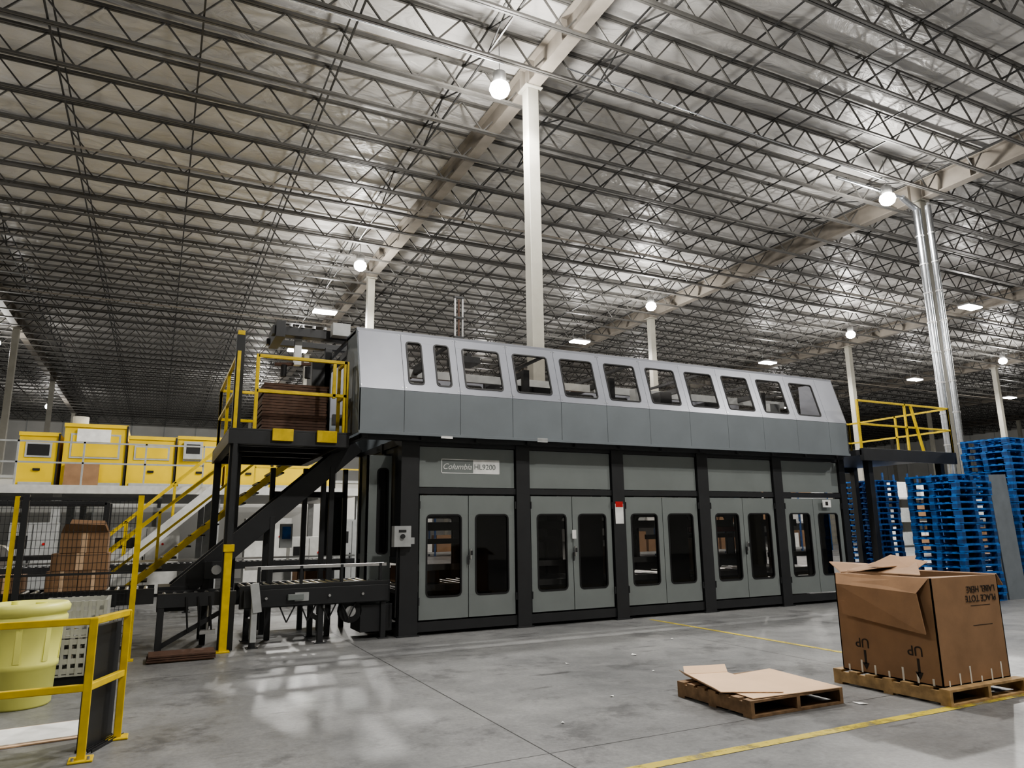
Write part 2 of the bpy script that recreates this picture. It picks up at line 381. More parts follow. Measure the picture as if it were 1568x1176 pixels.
# hood
SE=[2.66,3.386]+[3.386+.955*k for k in range(1,11)]+[13.5]
for i in range(len(SE)-1):
    a,c=SE[i],SE[i+1]
    b.M=front(0,10.7,3.1);b.box(a+.003,c-.003,0,.685,-.02,0,SKIRT)
    b.M=front(0,10.7,3.79,(.3,1.03));Lh=1.065
    if i==0 or i==len(SE)-2: w=[]
    elif i==1: w=[(a+.09,a+.34,.13,.90),(a+.57,a+.82,.13,.90)]
    else: w=[(a+.12,a+.80,.13,.88)]
    b.window_panel(a+.003,c-.003,0,Lh,w,SLOPE,.02,GLASSC,.05)
    for q in(a+.03,c-.03):
        for v in(.05,Lh-.05): b.cyl((q,v,0),(q,v,.006),.009,STEEL,6)
    b.M=front(0,13.9,3.1);b.box(a,c,0,.69,-.02,0,SKIRT)
    b.window_panel(a,c,.69,1.70,[(a+.1,c-.12,.82,1.55)] if 0<i<len(SE)-2 else [],SLOPE,.02,None,.05)
    b.M=Matrix.Identity(4)
b.box(2.66,13.5,10.99,11.06,4.78,4.83,SLOPE)
b.box(2.66,13.5,10.68,10.71,3.075,3.12,SKIRT)
for x in SE[::2]: b.box(x,x+.05,11.05,13.9,4.74,4.79,BLACK)
def endplate(x,ymax,m):
    pts=[(10.7,3.1),(ymax,3.1),(ymax,4.82),(11.0,4.82),(10.7,3.79)]
    b.M=Matrix(((0,0,1,x),(1,0,0,0),(0,1,0,0),(0,0,0,1)));b.prism(pts,-.012,.012,m);b.M=Matrix.Identity(4)
endplate(2.672,11.55,SKIRT);endplate(13.49,11.9,SLOPE)
b.box(2.66,2.72,11.55,11.63,3.1,4.82,BLACK);b.box(2.66,2.72,13.8,13.9,3.1,4.82,BLACK);b.box(2.66,2.72,11.6,13.9,4.5,4.6,BLACK)
b.box(2.8,13.3,11.5,11.62,3.55,3.75,BLACK);b.box(2.8,13.3,13.2,13.3,3.55,3.75,BLACK);b.box(2.8,13.3,12.2,12.28,4.35,4.5,LGREY)
for k in range(26): b.cyl((3.0+k*.4,11.6,3.68),(3.0+k*.4,13.2,3.68),.05,STEEL,8)
for x in(4.0,5.9,7.8,9.7,11.8): 
    b.box(x,x+.12,11.45,11.55,3.1,4.5,BLACK);b.box(x,x+.12,13.2,13.3,3.1,4.7,BLACK);b.box(x+.02,x+.1,11.5,13.3,4.4,4.5,BLACK)
b.box(4.55,5.2,11.9,12.9,3.75,4.15,BROWN);b.box(5.9,6.6,11.7,12.5,3.8,4.25,DARK);b.box(8.45,8.62,11.5,11.7,3.9,4.35,LGREY);b.cyl((8.8,11.5,4.1),(8.8,11.9,4.1),.1,STEEL,12);b.box(10.3,10.9,11.6,12.4,3.75,4.2,BLACK);b.box(7.1,7.5,11.6,11.9,3.9,4.1,YEL)
b.box(3.5,4.1,12.0,12.8,3.75,4.2,BROWN);b.box(12.2,12.5,11.6,12.0,3.8,4.3,LGREY);b.box(6.9,7.7,12.0,12.8,3.75,4.1,BROWN);b.box(9.3,9.6,11.8,12.2,3.8,4.4,BLACK)
# mast on top
for x in(4.99,5.15): b.beam((x,12.6,3.6),(x,12.6,6.15),.035,.035,STEEL)
for z in(4.9,5.3,5.7,6.12): b.box(4.97,5.17,12.57,12.63,z,z+.04,BLACK)
b.beam((5.07,12.6,4.6),(5.07,12.6,6.1),.03,.03,BROWN);b.box(5.2,5.3,12.5,12.6,4.8,5.0,BLACK);b.box(4.9,5.4,12.3,12.8,4.76,4.88,BLACK)
# tags
b.M=front(0,YF-.04,0)
b.box(7.54,7.72,1.68,2.04,0,.004,PAPER);b.box(7.55,7.71,1.98,2.08,.004,.008,RED)
b.box(6.60,6.68,1.43,1.58,.02,.024,PAPER);b.box(12.9,13.15,1.98,2.14,.02,.03,PAPER);b.box(12.98,13.06,2.02,2.1,.03,.034,INK)
b.M=front(0,YF+.02,0)
x0,x1,z0,z1=4.17,5.23,2.53,2.77
for q in((x0,x1,z0,z0+.012),(x0,x1,z1-.012,z1),(x0,x0+.012,z0,z1),(x1-.012,x1,z0,z1)): b.box(*q,0,.004,PAPER)
b.box(4.74,x1,z0,z1,0,.003,PAPER)
b.M=front(0,10.69,0);b.box(5.75,5.95,3.06,3.13,0,.01,LGREY);b.box(4.0,4.2,3.05,3.09,0,.01,PAPER)
b.M=Matrix.Identity(4)
machine=b.build('palletizer_machine',bevel=.004)
text('Columbia',.135,front(4.185,YF+.016,2.60),PAPER,machine,'nameplate_script',shear=.35)
text('HL9200',.125,front(4.755,YF+.014,2.605),GREY,machine,'nameplate_code',ext=.002)

# ------------------------------------------------------------ left access platform
def rail(b,pts,z,h,m,mid=True,posts=True,r=.022,toe=False):
    for i in range(len(pts)-1):
        p,q=pts[i],pts[i+1]
        b.beam((p[0],p[1],z+h),(q[0],q[1],z+h),r*2,r*2,m)
        if mid:b.beam((p[0],p[1],z+h*.52),(q[0],q[1],z+h*.52),r*2,r*2,m)
        if toe:b.beam((p[0],p[1],z+.07),(q[0],q[1],z+.07),.012,.1,m)
        d=math.hypot(q[0]-p[0],q[1]-p[1]);n=max(1,round(d/1.4))
        if posts:
            for k in range(n+1):
                t=k/n;x=p[0]+(q[0]-p[0])*t;y=p[1]+(q[1]-p[1])*t;b.beam((x,y,z),(x,y,z+h+r),r*2,r*2,m)
b=B()
b.box(.85,2.6,11.0,11.12,2.88,3.08,BLACK);b.box(.85,2.6,14.3,14.42,2.88,3.08,BLACK);b.box(.85,.97,11.12,14.3,2.88,3.08,BLACK);b.box(2.45,2.6,11.12,14.3,2.88,3.08,BLACK)
b.box(.85,2.62,11.0,14.42,3.08,3.11,BLACK)
for y in(11.6,12.4,13.2): b.box(.97,2.45,y,y+.08,2.92,3.08,BLACK)
for x,y in((.95,11.2),(.95,14.3),(1.13,12.6)): b.box(x-.06,x+.06,y-.06,y+.06,0,2.9 if y>11.3 else 4.55,BLACK)
b.box(.9,1.0,10.98,11.08,0,1.35,YEL);b.box(.86,1.04,10.94,11.12,0,.02,YEL);b.box(.88,1.02,10.96,11.1,1.35,1.45,YEL)
b.box(.92,.98,11.0,11.06,1.45,2.88,BLACK)
rail(b,[(1.2,11.06),(2.55,11.06)],3.11,1.12,YEL,r=.025)
rail(b,[(.93,11.1),(.93,14.35),(2.5,14.35)],3.11,1.15,YEL,r=.025)
rail(b,[(2.52,11.06),(2.52,11.5)],3.11,1.12,YEL,r=.025)
b.beam((2.35,11.06,3.65),(2.35,11.06,4.2),.05,.05,YEL)
b.box(1.45,1.75,10.95,11.0,2.94,3.12,YEL);b.box(2.1,2.4,10.95,11.0,2.94,3.12,YEL)
b.box(.9,1.0,11.14,11.24,4.55,4.62,YEL)
b.build('access_platform',bevel=.004)
b=B()
for k in range(18):
    o=random.uniform(-.015,.015);b.box(1.35+o,2.35+o,11.5,12.5,3.115+k*.045,3.115+k*.045+.038,BROWN)
b.build('slip_sheet_stack')
b=B()
b.box(1.5,2.95,12.0,12.18,4.85,5.0,BLACK);b.box(1.5,2.95,12.72,12.85,4.85,4.95,BLACK);b.box(1.55,1.7,11.95,12.85,4.8,5.08,BLACK)
b.box(2.45,2.75,11.8,12.0,4.88,5.1,LGREY);b.box(2.5,2.62,12.6,12.72,3.11,4.85,BLACK);b.box(2.28,2.6,12.6,13.1,3.11,4.6,BLACK)
b.box(1.9,2.02,12.2,12.3,4.4,4.85,STEEL);b.beam((1.6,12.3,4.4),(2.2,12.3,4.45),.05,.05,BROWN);b.cyl((1.75,12.3,4.4),(1.75,12.3,4.2),.05,DARK,10);b.cyl((2.15,12.3,4.4),(2.15,12.3,4.2),.05,DARK,10)
for k in range(7): b.cyl((1.6+k*.19,12.0,5.0),(1.6+k*.19,12.0,5.05),.03,STEEL,8)
b.build('sheet_placer_arm',bevel=.004)

def stairs(name,xb,xt,zt_,y0,y1,m,mr,tread,sw=.24):
    b=B();n=int(zt_/.2)
    for y in(y0,y1):
        b.beam((xb,y,.05),(xt,y,zt_),.05,sw,m)
        d=(xt-xb)
        b.beam((xb,y,1.0),(xt,y,zt_+1.0),.045,.045,mr);b.beam((xb,y,.55),(xt,y,zt_+.55),.04,.04,mr)
        for t in(0,.33,.66,1): b.beam((xb+d*t,y,zt_*t),(xb+d*t,y,zt_*t+1.0),.045,.045,mr)
    for k in range(1,n+1):
        t=k/(n+.5);x=xb+(xt-xb)*t;b.box(x-.13,x+.13,y0,y1,zt_*t-.015,zt_*t+.015,tread)
    return b.build(name)
stairs('access_stairs',-1.1,2.4,3.05,14.6,15.5,YEL,YEL,BLACK,.1)
stairs('mezzanine_stairs',-1.6,1.35,2.76,18.9,19.9,WHITE,YEL,LGREY,.28)

# ------------------------------------------------------------ conveyors
b=B()
p0=Vector((.35,12.2,.75));p1=Vector((2.95,12.2,3.05))
for y in(11.95,12.6): b.beam((p0.x,y,p0.z),(p1.x,y,p1.z),.06,.3,BLACK)
b.beam((p0.x,12.27,p0.z+.1),(p1.x,12.27,p1.z+.1),.6,.04,DARK)
for t in(.15,.5,.85):
    x=p0.x+(p1.x-p0.x)*t;z=p0.z+(p1.z-p0.z)*t
    for y in(11.95,12.6): b.box(x-.04,x+.04,y-.04,y+.04,0,z-.05,BLACK)
b.box(.1,.5,11.9,12.65,.5,.85,BLACK)
b.box(.7,1.0,11.7,11.9,.95,1.2,BLACK);b.cyl((.85,11.7,1.08),(.85,11.6,1.08),.07,STEEL,12)
b.build('inclined_conveyor',bevel=.004)
def roller_conv(name,x0,x1,y0,y1,z,h=.2,legs=1.6):
    b=B()
    for y in(y0,y1): b.box(x0,x1,y-.03,y+.03,z-h,z,BLACK)
    n=int((x1-x0)/.12)
    for k in range(n): b.cyl((x0+.06+k*.12,y0,z-.03),(x0+.06+k*.12,y1,z-.03),.03,STEEL,8)
    k=x0+.2
    while k<x1:
        for y in(y0,y1): b.box(k-.04,k+.04,y-.04,y+.04,0,z-h,BLACK);b.box(k-.08,k+.08,y-.08,y+.08,0,.012,BLACK)
        b.box(k-.03,k+.03,y0,y1,z*.35,z*.35+.06,BLACK)
        k+=legs
    return b
b=roller_conv('c',-6,.05,11.2,12.0,.88)
b.build('roller_conveyor')
b=B()
def carton(x,y,z,w,d,h,fl=0):
    b.box(x,x+w,y,y+d,z,z+h,CARD);b.box(x+w*.43,x+w*.57,y-.004,y,z,z+h,CARDL)
    if fl:
        b.add([(x,y,z+h),(x+w,y,z+h),(x+w-.04,y-.12,z+h+.1),(x+.05,y-.12,z+h+.12)],[(0,1,2,3)],CARD2)
        b.add([(x,y+d,z+h),(x+w,y+d,z+h),(x+w-.08,y+d+.06,z+h+.17),(x+.06,y+d+.06,z+h+.19)],[(0,1,2,3)],CARD2)
carton(-1.24,11.28,.885,.36,.6,.26);carton(-.87,11.30,.885,.34,.58,.26);carton(-1.2,11.3,1.15,.66,.55,.22);carton(-1.12,11.3,1.375,.55,.5,.26,1)
carton(-2.3,11.3,.885,.4,.5,.3);carton(-1.85,11.3,.885,.35,.5,.22)
b.build('carton_stack',bevel=.004)
b=roller_conv('c',1.15,3.35,11.2,12.0,.86,.32,.95)
b.box(1.2,3.3,11.1,11.17,.56,.8,BLACK)
for x in(1.5,1.9,2.4,2.9): b.cyl((x,11.1,.68),(x,11.06,.68),.02,STEEL,8)
b.box(1.3,1.38,11.0,11.08,.1,.9,LGREY);b.beam((1.32,11.0,.9),(1.38,11.0,.5),.12,.03,LGREY)
b.cyl((2.75,11.2,.42),(2.75,11.35,.42),.17,DARK,18);b.cyl((2.75,11.19,.42),(2.75,11.2,.42),.08,STEEL,14)
b.box(2.9,3.4,11.2,11.8,.1,.5,BLACK);b.box(1.9,2.1,11.08,11.1,.62,.74,LGREY);b.box(1.8,2.02,11.04,11.1,.64,.72,GREY)
for q in range(4):
    x=1.7+q*.3
    b.cyl((x,11.15,.56),(x+.1,11.12,.33),.012,DARK,6);b.cyl((x+.1,11.12,.33),(x+.22,11.15,.56),.012,DARK,6)
for x in(1.4,2.0,2.6,3.2):
    b.box(x-.02,x+.02,11.18,11.24,.86,1.12,BLACK)
b.beam((1.2,11.21,1.1),(3.3,11.21,1.1),.03,.05,STEEL)
b.build('transfer_conveyor',bevel=.004)
b=B()
b.cyl((.75,11.2,.8),(.75,11.2,.3),.02,STEEL,8)
for k in range(3):
    b.cyl((.45+k*.15,11.15,.75),(.5+k*.15,11.12,.28),.014,DARK,6)
b.box(.1,1.1,11.15,11.25,.62,.8,BLACK);b.box(.65,.85,11.08,11.2,.25,.3,STEEL);b.box(.1,1.1,11.75,11.85,.62,.8,BLACK)
for x in(.15,1.05): b.box(x-.04,x+.04,11.16,11.24,0,.62,BLACK);b.box(x-.04,x+.04,11.75,11.83,0,.62,BLACK)
for k in range(7): b.cyl((.18+k*.14,11.25,.76),(.18+k*.14,11.75,.76),.03,STEEL,8)
b.beam((.15,11.2,.1),(1.05,11.2,.6),.04,.06,BLACK)
b.build('chain_transfer_frame')
b=B()
for x in(1.75,2.3,2.62,3.0):
    b.box(x-.04,x+.04,12.85,12.93,0,2.7,BLACK)
b.box(1.75,3.0,12.85,12.93,2.2,2.3,BLACK);b.box(1.75,3.0,12.85,12.93,.95,1.02,BLACK)
b.box(2.66,2.95,12.86,12.9,1.2,2.3,DARK);b.box(1.9,2.1,12.75,12.85,1.35,1.75,LGREY);b.box(1.93,2.07,12.74,12.75,1.5,1.7,BLUE)
b.box(1.6,2.9,13.2,13.9,.5,.62,LGREY);b.box(1.7,2.2,13.3,13.8,.62,.95,PAPER);b.box(2.3,2.8,13.3,13.8,.62,1.0,CARD)
for x in(1.65,2.85):
    for y in(13.25,13.85): b.box(x-.04,x+.04,y-.04,y+.04,0,.5,BLACK)
b.build('sheet_dispenser_frame',bevel=.004)
b=B()
for k in range(3): b.box(0.02+k*.01,.83,10.5,10.95,.02+k*.027,.04+k*.027,BROWN)
b.box(.05,.8,10.55,10.9,0,.02,WOODD);b.build('brown_sheet_pile')

b=B()
for x,m in((-3.0,BLACK),(-1.5,BLACK),(-.2,YEL)):
    b.box(x-.035,x+.035,10.92,10.99,0,2.12,m);b.box(x-.07,x+.07,10.88,11.03,0,.015,m)
b.box(-1.62,-1.57,10.93,10.98,0,2.1,YEL)
for x0,x1 in((-3.0,-1.5),(-1.5,-.2)):
    b.box(x0,x1,10.94,10.97,2.05,2.09,BLACK);b.box(x0,x1,10.94,10.97,.15,.19,BLACK);b.box(x0,x1,10.94,10.97,1.1,1.13,BLACK)
    k=x0+.05
    while k<x1: b.box(k-.0025,k+.0025,10.952,10.956,.15,2.05,BLACK);k+=.05
    z=.25
    while z<2.05: b.box(x0,x1,10.956,10.960,z-.0025,z+.0025,BLACK);z+=.1
b.build('wire_mesh_fence')

b=B()
Yg=6.42;r=.028
for x in(-.36,-1.9,-3.4): b.beam((x,Yg,0),(x,Yg,.99),.056,.056,YEL);b.box(x-.08,x+.08,Yg-.08,Yg+.08,0,.015,YEL)
for z in(.97,.5,): b.beam((-3.45,Yg,z),(-.33,Yg,z),.05,.05,YEL)
b.beam((-.15,6.95,0),(-.15,6.95,.99),.056,.056,YEL)
for z in(.97,.5): b.beam((-.36,Yg,z),(-.15,6.95,z),.05,.05,YEL)
for p in((-.15,6.95),): b.box(p[0]-.08,p[0]+.08,p[1]-.08,p[1]+.08,0,.015,YEL)
for x in(-.36,):
    for d in(-.05,.05): b.cyl((x+d,Yg-.05,.015),(x+d,Yg-.05,.035),.012,STEEL,6)
b.build('guard_railing',bevel=.006)
b=B()
b.M=Matrix.Translation((-.22,6.82,0))@Matrix.Rotation(math.radians(66),4,'Z')
b.box(-.22,.2,.06,.11,.0,.9,BLACK)
for k in range(5): b.box(-.24,.24,-.02+k*.03,-.012+k*.03,0,.02+.0*k,DARK)
b.M=Matrix.Identity(4);b.build('black_kick_plate')
b=B();b.lathe((-1.08,8.72,0),[(0,0.0),(.27,0),(.285,.02),(.30,.35),(.315,.36),(.315,.40),(.305,.42),(.325,.74),(.35,.76),(.36,.78),(.36,.82),(.345,.84),(.345,.86),(.37,.87),(.375,.92),(.35,.955),(.30,.96),(.26,.93),(0,.93)],DRUM,36)
for k in range(8):
    a=k*math.pi/4;x=-1.08+.315*math.cos(a);y=8.72+.315*math.sin(a);b.beam((x-.012*math.cos(a),y-.012*math.sin(a),.42),(x,y,.76),.05,.02,DRUM,up=(math.cos(a),math.sin(a),0))
b.cyl((-.95,8.6,.93),(-.95,8.6,.965),.05,DRUM,14);b.cyl((-1.2,8.85,.93),(-1.2,8.85,.965),.035,DRUM,14)
b.build('plastic_drum')
b=B()
x0,x1,y0,y1=-1.05,-.42,9.5,10.2
for z0 in(.1,.5):
    for k in range(4):
        z=z0+.03+k*.1
        for (a) in((x0,x1,y0,y0+.025),(x0,x1,y1-.025,y1),(x0,x0+.025,y0,y1),(x1-.025,x1,y0,y1)): b.box(*a,z,z+.055,CRATE)
    for k in range(9):
        x=x0+k*(x1-x0-.03)/8;b.box(x,x+.03,y0-.005,y0+.02,z0,z0+.39,CRATE);b.box(x,x+.03,y1-.02,y1+.005,z0,z0+.39,CRATE)
        y=y0+k*(y1-y0-.03)/8;b.box(x0-.005,x0+.02,y,y+.03,z0,z0+.39,CRATE);b.box(x1-.02,x1+.005,y,y+.03,z0,z0+.39,CRATE)
    b.box(x0,x1,y0,y1,z0,z0+.02,CRATE)
b.box(x0+.02,x1-.02,y0+.02,y1-.02,0,.1,DARK)
b.build('plastic_crate')
b=B();b.M=Matrix.Translation((-.85,7.35,0))@Matrix.Rotation(.1,4,'Z');b.box(-.7,.45,-.3,.35,0.002,.012,CARDL);b.box(-.6,.48,-.25,.3,.012,.02,PAPER);b.M=Matrix.Identity(4);b.build('cardboard_sheet')

# ------------------------------------------------------------ pallets
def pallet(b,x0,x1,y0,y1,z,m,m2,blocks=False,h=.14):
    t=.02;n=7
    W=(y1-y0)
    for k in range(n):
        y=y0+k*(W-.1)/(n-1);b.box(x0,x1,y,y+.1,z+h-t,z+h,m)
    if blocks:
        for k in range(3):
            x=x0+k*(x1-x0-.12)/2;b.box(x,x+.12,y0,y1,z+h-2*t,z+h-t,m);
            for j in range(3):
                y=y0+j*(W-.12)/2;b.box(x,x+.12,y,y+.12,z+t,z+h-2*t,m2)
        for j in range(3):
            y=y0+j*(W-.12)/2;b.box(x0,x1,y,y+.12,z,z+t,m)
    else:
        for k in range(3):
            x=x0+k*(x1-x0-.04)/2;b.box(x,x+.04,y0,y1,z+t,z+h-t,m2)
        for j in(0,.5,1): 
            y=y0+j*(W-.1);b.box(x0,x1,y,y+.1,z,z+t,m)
b=B();pallet(b,4.66,5.78,4.93,5.9,0,WOODD,WOODD);b.build('wooden_pallet')
b=B();pallet(b,6.46,7.62,4.36,5.6,0,WOOD,WOOD);b.build('wooden_pallet')
b=B()
def sheet(b,pts,m,t=.006):
    n=len(pts);b.add([p for p in pts]+[(p[0],p[1],p[2]+t) for p in pts],[tuple(range(n-1,-1,-1)),tuple(range(n,2*n))]+[(k,(k+1)%n,n+(k+1)%n,n+k) for k in range(n)],m)
sheet(b,[(4.72,4.96,.145),(5.74,4.9,.145),(5.82,5.85,.15),(4.8,5.75,.145)],CARDL)
sheet(b,[(4.62,5.25,.155),(5.1,4.98,.155),(5.3,5.9,.155),(4.85,6.02,.155)],CARDL)
sheet(b,[(4.85,6.02,.158),(5.3,5.9,.158),(5.36,6.0,.21),(4.92,6.12,.21)],CARDL)
sheet(b,[(4.62,5.25,.158),(4.85,6.02,.158),(4.80,6.04,.20),(4.58,5.3,.19)],CARDL)
b.build('flattened_cardboard')
b=B();x0,x1,y0,y1,z0,z1=6.52,7.54,4.45,5.52,.142,1.10;t=.012
b.box(x0,x1,y0,y0+t,z0,z1,CARD);b.box(x0,x1,y1-t,y1,z0,z1,CARD);b.box(x0,x0+t,y0,y1,z0,z1,CARD);b.box(x1-t,x1,y0,y1,z0,z1,CARD);b.box(x0,x1,y0,y1,z0,z0+.01,CARD)
sheet2=lambda pts,m: b.add(pts+[(p[0]+.01,p[1],p[2]+.008) for p in pts],[(0,1,2,3),(7,6,5,4),(0,4,5,1),(1,5,6,2),(2,6,7,3),(3,7,4,0)],m)
sheet2([(x0,y1-.02,z1),(x0,y0+.02,z1),(x0-.06,y0+.12,z1-.14),(x0-.06,y1-.06,z1-.1)],CARD)
sheet2([(x0-.06,y1-.06,z1-.1),(x0-.06,y0+.12,z1-.14),(x0-.09,y0+.05,z1-.50),(x0-.07,y1-.12,z1-.40)],CARD)
sheet2([(x0+.1,y1,z1),(x1,y1,z1),(x1-.2,y1+.25,z1+.06),(x0+.2,y1+.22,z1+.10)],CARD2)
sheet2([(x0+.02,y1-.1,z1+.0),(x0+.6,y1-.1,z1+.02),(x0+.5,y0+.45,z1+.09),(x0+.0,y0+.55,z1+.07)],CARD)
sheet2([(x0+.02,y1-.15,z1+.03),(x0+.5,y1-.2,z1+.12),(x0+.4,y0+.4,z1+.11),(x0+.03,y0+.12,z1+.02)],CARD2)
sheet2([(x0+.3,y1-.1,z1+.02),(x0+.7,y1-.15,z1+.14),(x0+.62,y0+.55,z1+.17),(x0+.3,y0+.4,z1+.05)],CARD)
sheet2([(x0+.15,y1-.3,z1+.08),(x0+.45,y1-.35,z1+.18),(x0+.5,y0+.35,z1+.12),(x0+.2,y0+.3,z1+.04)],CARD)
sheet2([(x1,y0,z1),(x1,y1,z1),(x1+.2,y1-.05,z1-.12),(x1+.22,y0+.08,z1-.12)],CARD)
sheet2([(x0+.1,y0+.03,z1-.01),(x1-.05,y0+.03,z1-.01),(x1-.1,y0+.28,z1-.04),(x0+.15,y0+.3,z1-.02)],CARD2)
for k in range(7):
    y=y0+.08+k*.15;b.box(x0-.003,x0,y,y+.02,z0,z0+.06+.03*(k%3),TAPE)
for k in range(6):
    x=x0+.08+k*.16;b.box(x,x+.018,y0-.003,y0,z0,z0+.05+.05*(k%3),TAPE)
for y in(y0+.22,y1-.28):
    b.box(x0-.003,x0,y-.012,y+.012,z0+.09,z0+.22,INK)
    b.add([(x0-.003,y-.04,z0+.10),(x0-.003,y+.04,z0+.10),(x0-.003,y,z0+.03)],[(0,1,2)],INK)
for a in((x0+.55,x0+.85,z0+.50,z0+.505),(x0+.55,x0+.85,z0+.68,z0+.685)): b.box(a[0],a[1],y0-.002,y0,a[2],a[3],INK)
cart=b.build('open_cardboard_box')
for y in(y0+.22,y1-.28):
    M=side(x0-.004,y-.06,z0+.33)@Matrix.Rotation(math.pi,4,'Z')
    text('UP',.13,M,INK,cart,'up_mark')
M=front(x1-.06,y0-.004,z1-.18)@Matrix.Rotation(math.pi,4,'Z')
text('PLACE TOTE\nLABEL HERE',.085,M,INK,cart,'label_mark')

def stack(x0,y0,n,w=1.2,d=1.05):
    b=B();z=0
    for k in range(n):
        ox,oy=random.uniform(-.02,.02),random.uniform(-.02,.02)
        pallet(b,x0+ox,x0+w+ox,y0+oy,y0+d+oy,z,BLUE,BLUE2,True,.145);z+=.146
    return b.build('blue_pallet_stack')
stack(15.0,9.42,18,1.22,1.1);stack(17.15,12.95,19,.95);stack(17.12,9.45,24);stack(18.5,9.45,24);stack(19.9,9.6,22)
b=B()
for k,(dx,z) in enumerate(((0,2.62),(.04,2.66))):
    b.add([(16.3+dx,9.46-.03*k,0),(16.95+dx,9.46-.03*k,0),(16.91+dx,9.52-.03*k,z),(16.26+dx,9.52-.03*k,z-.02),
           (16.3+dx,9.475-.03*k,0),(16.95+dx,9.475-.03*k,0),(16.91+dx,9.535-.03*k,z),(16.26+dx,9.535-.03*k,z-.02)],
          [(0,1,2,3),(7,6,5,4),(0,4,5,1),(1,5,6,2),(2,6,7,3),(3,7,4,0)],SLIP)
b.build('plastic_slip_sheet')

b=B()
b.box(13.76,17.0,10.6,13.4,3.1,3.22,BLACK);b.box(13.76,17.0,10.55,10.65,2.98,3.25,BLACK);b.box(13.76,17,13.35,13.45,2.98,3.25,BLACK)
for x in(14.3,16.85): 
    for y in(10.9,13.3): b.box(x-.07,x+.07,y-.07,y+.07,0,3.1,BLACK)
rail(b,[(13.8,10.62),(17.0,10.62),(17.0,13.4)],3.22,1.1,YEL);rail(b,[(13.8,13.4),(17.0,13.4)],3.22,1.1,YEL)
b.beam((15.6,10.6,4.3),(15.9,10.6,3.2),.05,.05,YEL)
b.box(13.8,14.1,11.6,12.2,3.22,4.0,LGREY)
b.build('discharge_platform',bevel=.004)
b=B()
cx_,cy_=22.45,14.0
for d,rr_ in((0,.13),(.34,.10)): 
    b.cyl((cx_-.2+d*.2,cy_-d,0),(cx_-.2+d*.2,cy_-d,12.0),rr_,GALV,16)
    for z in range(1,12): b.cyl((cx_-.2+d*.2,cy_-d,z),(cx_-.2+d*.2,cy_-d,z+.05),rr_+.015,STEEL,14)
b.cyl((cx_-.2,cy_,12.0),(cx_-.9,cy_,12.3),.10,GALV,14);b.cyl((cx_-.9,cy_,12.3),(cx_-4,cy_,12.35),.05,GALV,10)
b.build('vent_pipe')

# ------------------------------------------------------------ mezzanine and background
MZ=2.8
b=B()
b.box(-14,5.5,20.3,28.2,MZ-.14,MZ,WHITE);b.box(-14,5.5,20.25,20.32,MZ-.2,MZ,WHITE)
for x in(-13,-9,-5,-2.2,1.4,5.2):
    for y in(20.6,24,27.8): b.box(x-.09,x+.09,y-.09,y+.09,0,MZ-.14,LGREY)
for x in(-12,-8,-4,0,4): b.box(x,x+.1,20.4,28,MZ-.3,MZ-.14,LGREY)
b.build('mezzanine')
b=B()
rail(b,[(-14,20.4),(1.0,20.4)],MZ,1.05,LGREY,r=.02)
rail(b,[(2.3,20.4),(5.4,20.4)],MZ,1.05,YEL,r=.02)
b.build('mezzanine_railing')
b=B()
b.M=Matrix.Translation((0,0,MZ-3.0))
seg=[(-3.4,-2.5,4.5),(-2.4,-.9,4.78),(-.85,.35,4.5),(.4,1.6,4.55),(1.7,3.0,4.4),(3.05,4.9,4.55)]
for a,c,zt2 in seg:
    b.box(a,c,22.5,25,3.001,zt2,YEL2);b.box(a-.02,c+.02,22.46,22.5,zt2-.08,zt2+.02,YEL2);b.box(a+.08,c-.08,22.44,22.5,3.1,3.2,LGREY)
    b.box(a+.15,c-.15,22.47,22.5,3.85,zt2-.25,LGREY);b.box(a+.2,c-.2,22.46,22.47,3.9,zt2-.3,DARK if c-a<1.0 else YEL2)
    b.box(c-.02,c+.02,22.44,22.5,3.001,zt2,DARK);b.box((a+c)/2-.08,(a+c)/2+.08,22.44,22.5,3.5,3.56,DARK)
b.box(.55,1.05,22.3,22.46,3.9,4.4,LGREY);b.box(.62,.98,22.29,22.3,4.05,4.32,DARK);b.box(-2.3,-1.5,22.3,22.46,3.001,3.7,CARD)
b.box(-2.1,-1.3,22.4,22.46,4.3,4.65,PAPER);b.cyl((-2.1,23,4.78),(-2.1,23,5.05),.2,WHITE,14)
b.M=Matrix.Identity(4)
b.build('yellow_packing_machine',bevel=.01)
b=B();b.box(-14,9.5,28.6,28.8,0,3.6,WALLM)
for k in range(12): b.box(-14+k*2,-13.95+k*2,28.56,28.6,0,3.6,LGREY)
b.box(6.2,7.2,28.55,28.6,0,2.1,LGREY);b.box(-14,9.5,28.55,28.6,3.5,3.6,LGREY)
b.build('partition_wall')
def cabinet(x,y,w,h,d,m,dark=True):
    b=B();b.box(x,x+w,y,y+d,.08,h,m);b.box(x+.02,x+w-.02,y+.03,y+d-.03,0,.08,DARK);b.box(x+w/2-.005,x+w/2+.005,y-.004,y,.12,h-.04,DARK)
    b.box(x+w/2-.06,x+w/2-.03,y-.03,y,h*.5,h*.5+.14,DARK);b.box(x+.08,x+w*.4,y-.006,y,h*.7,h*.85,DARK);b.cyl((x+w*.75,y-.02,h*.75),(x+w*.75,y,h*.75),.03,RED,10)
    b.build('electrical_cabinet',bevel=.008)
cabinet(-2.9,19.3,.9,1.9,.5,LGREY);cabinet(-4.6,18.5,1.1,2.0,.5,WHITE);cabinet(2.2,20.9,1.2,2.0,.5,WHITE);cabinet(4.0,18.2,.9,1.9,.5,LGREY);cabinet(-1.0,21.5,1.6,1.8,.6,WHITE)
cabinet(2.9,17.9,.9,1.5,.5,WHITE)
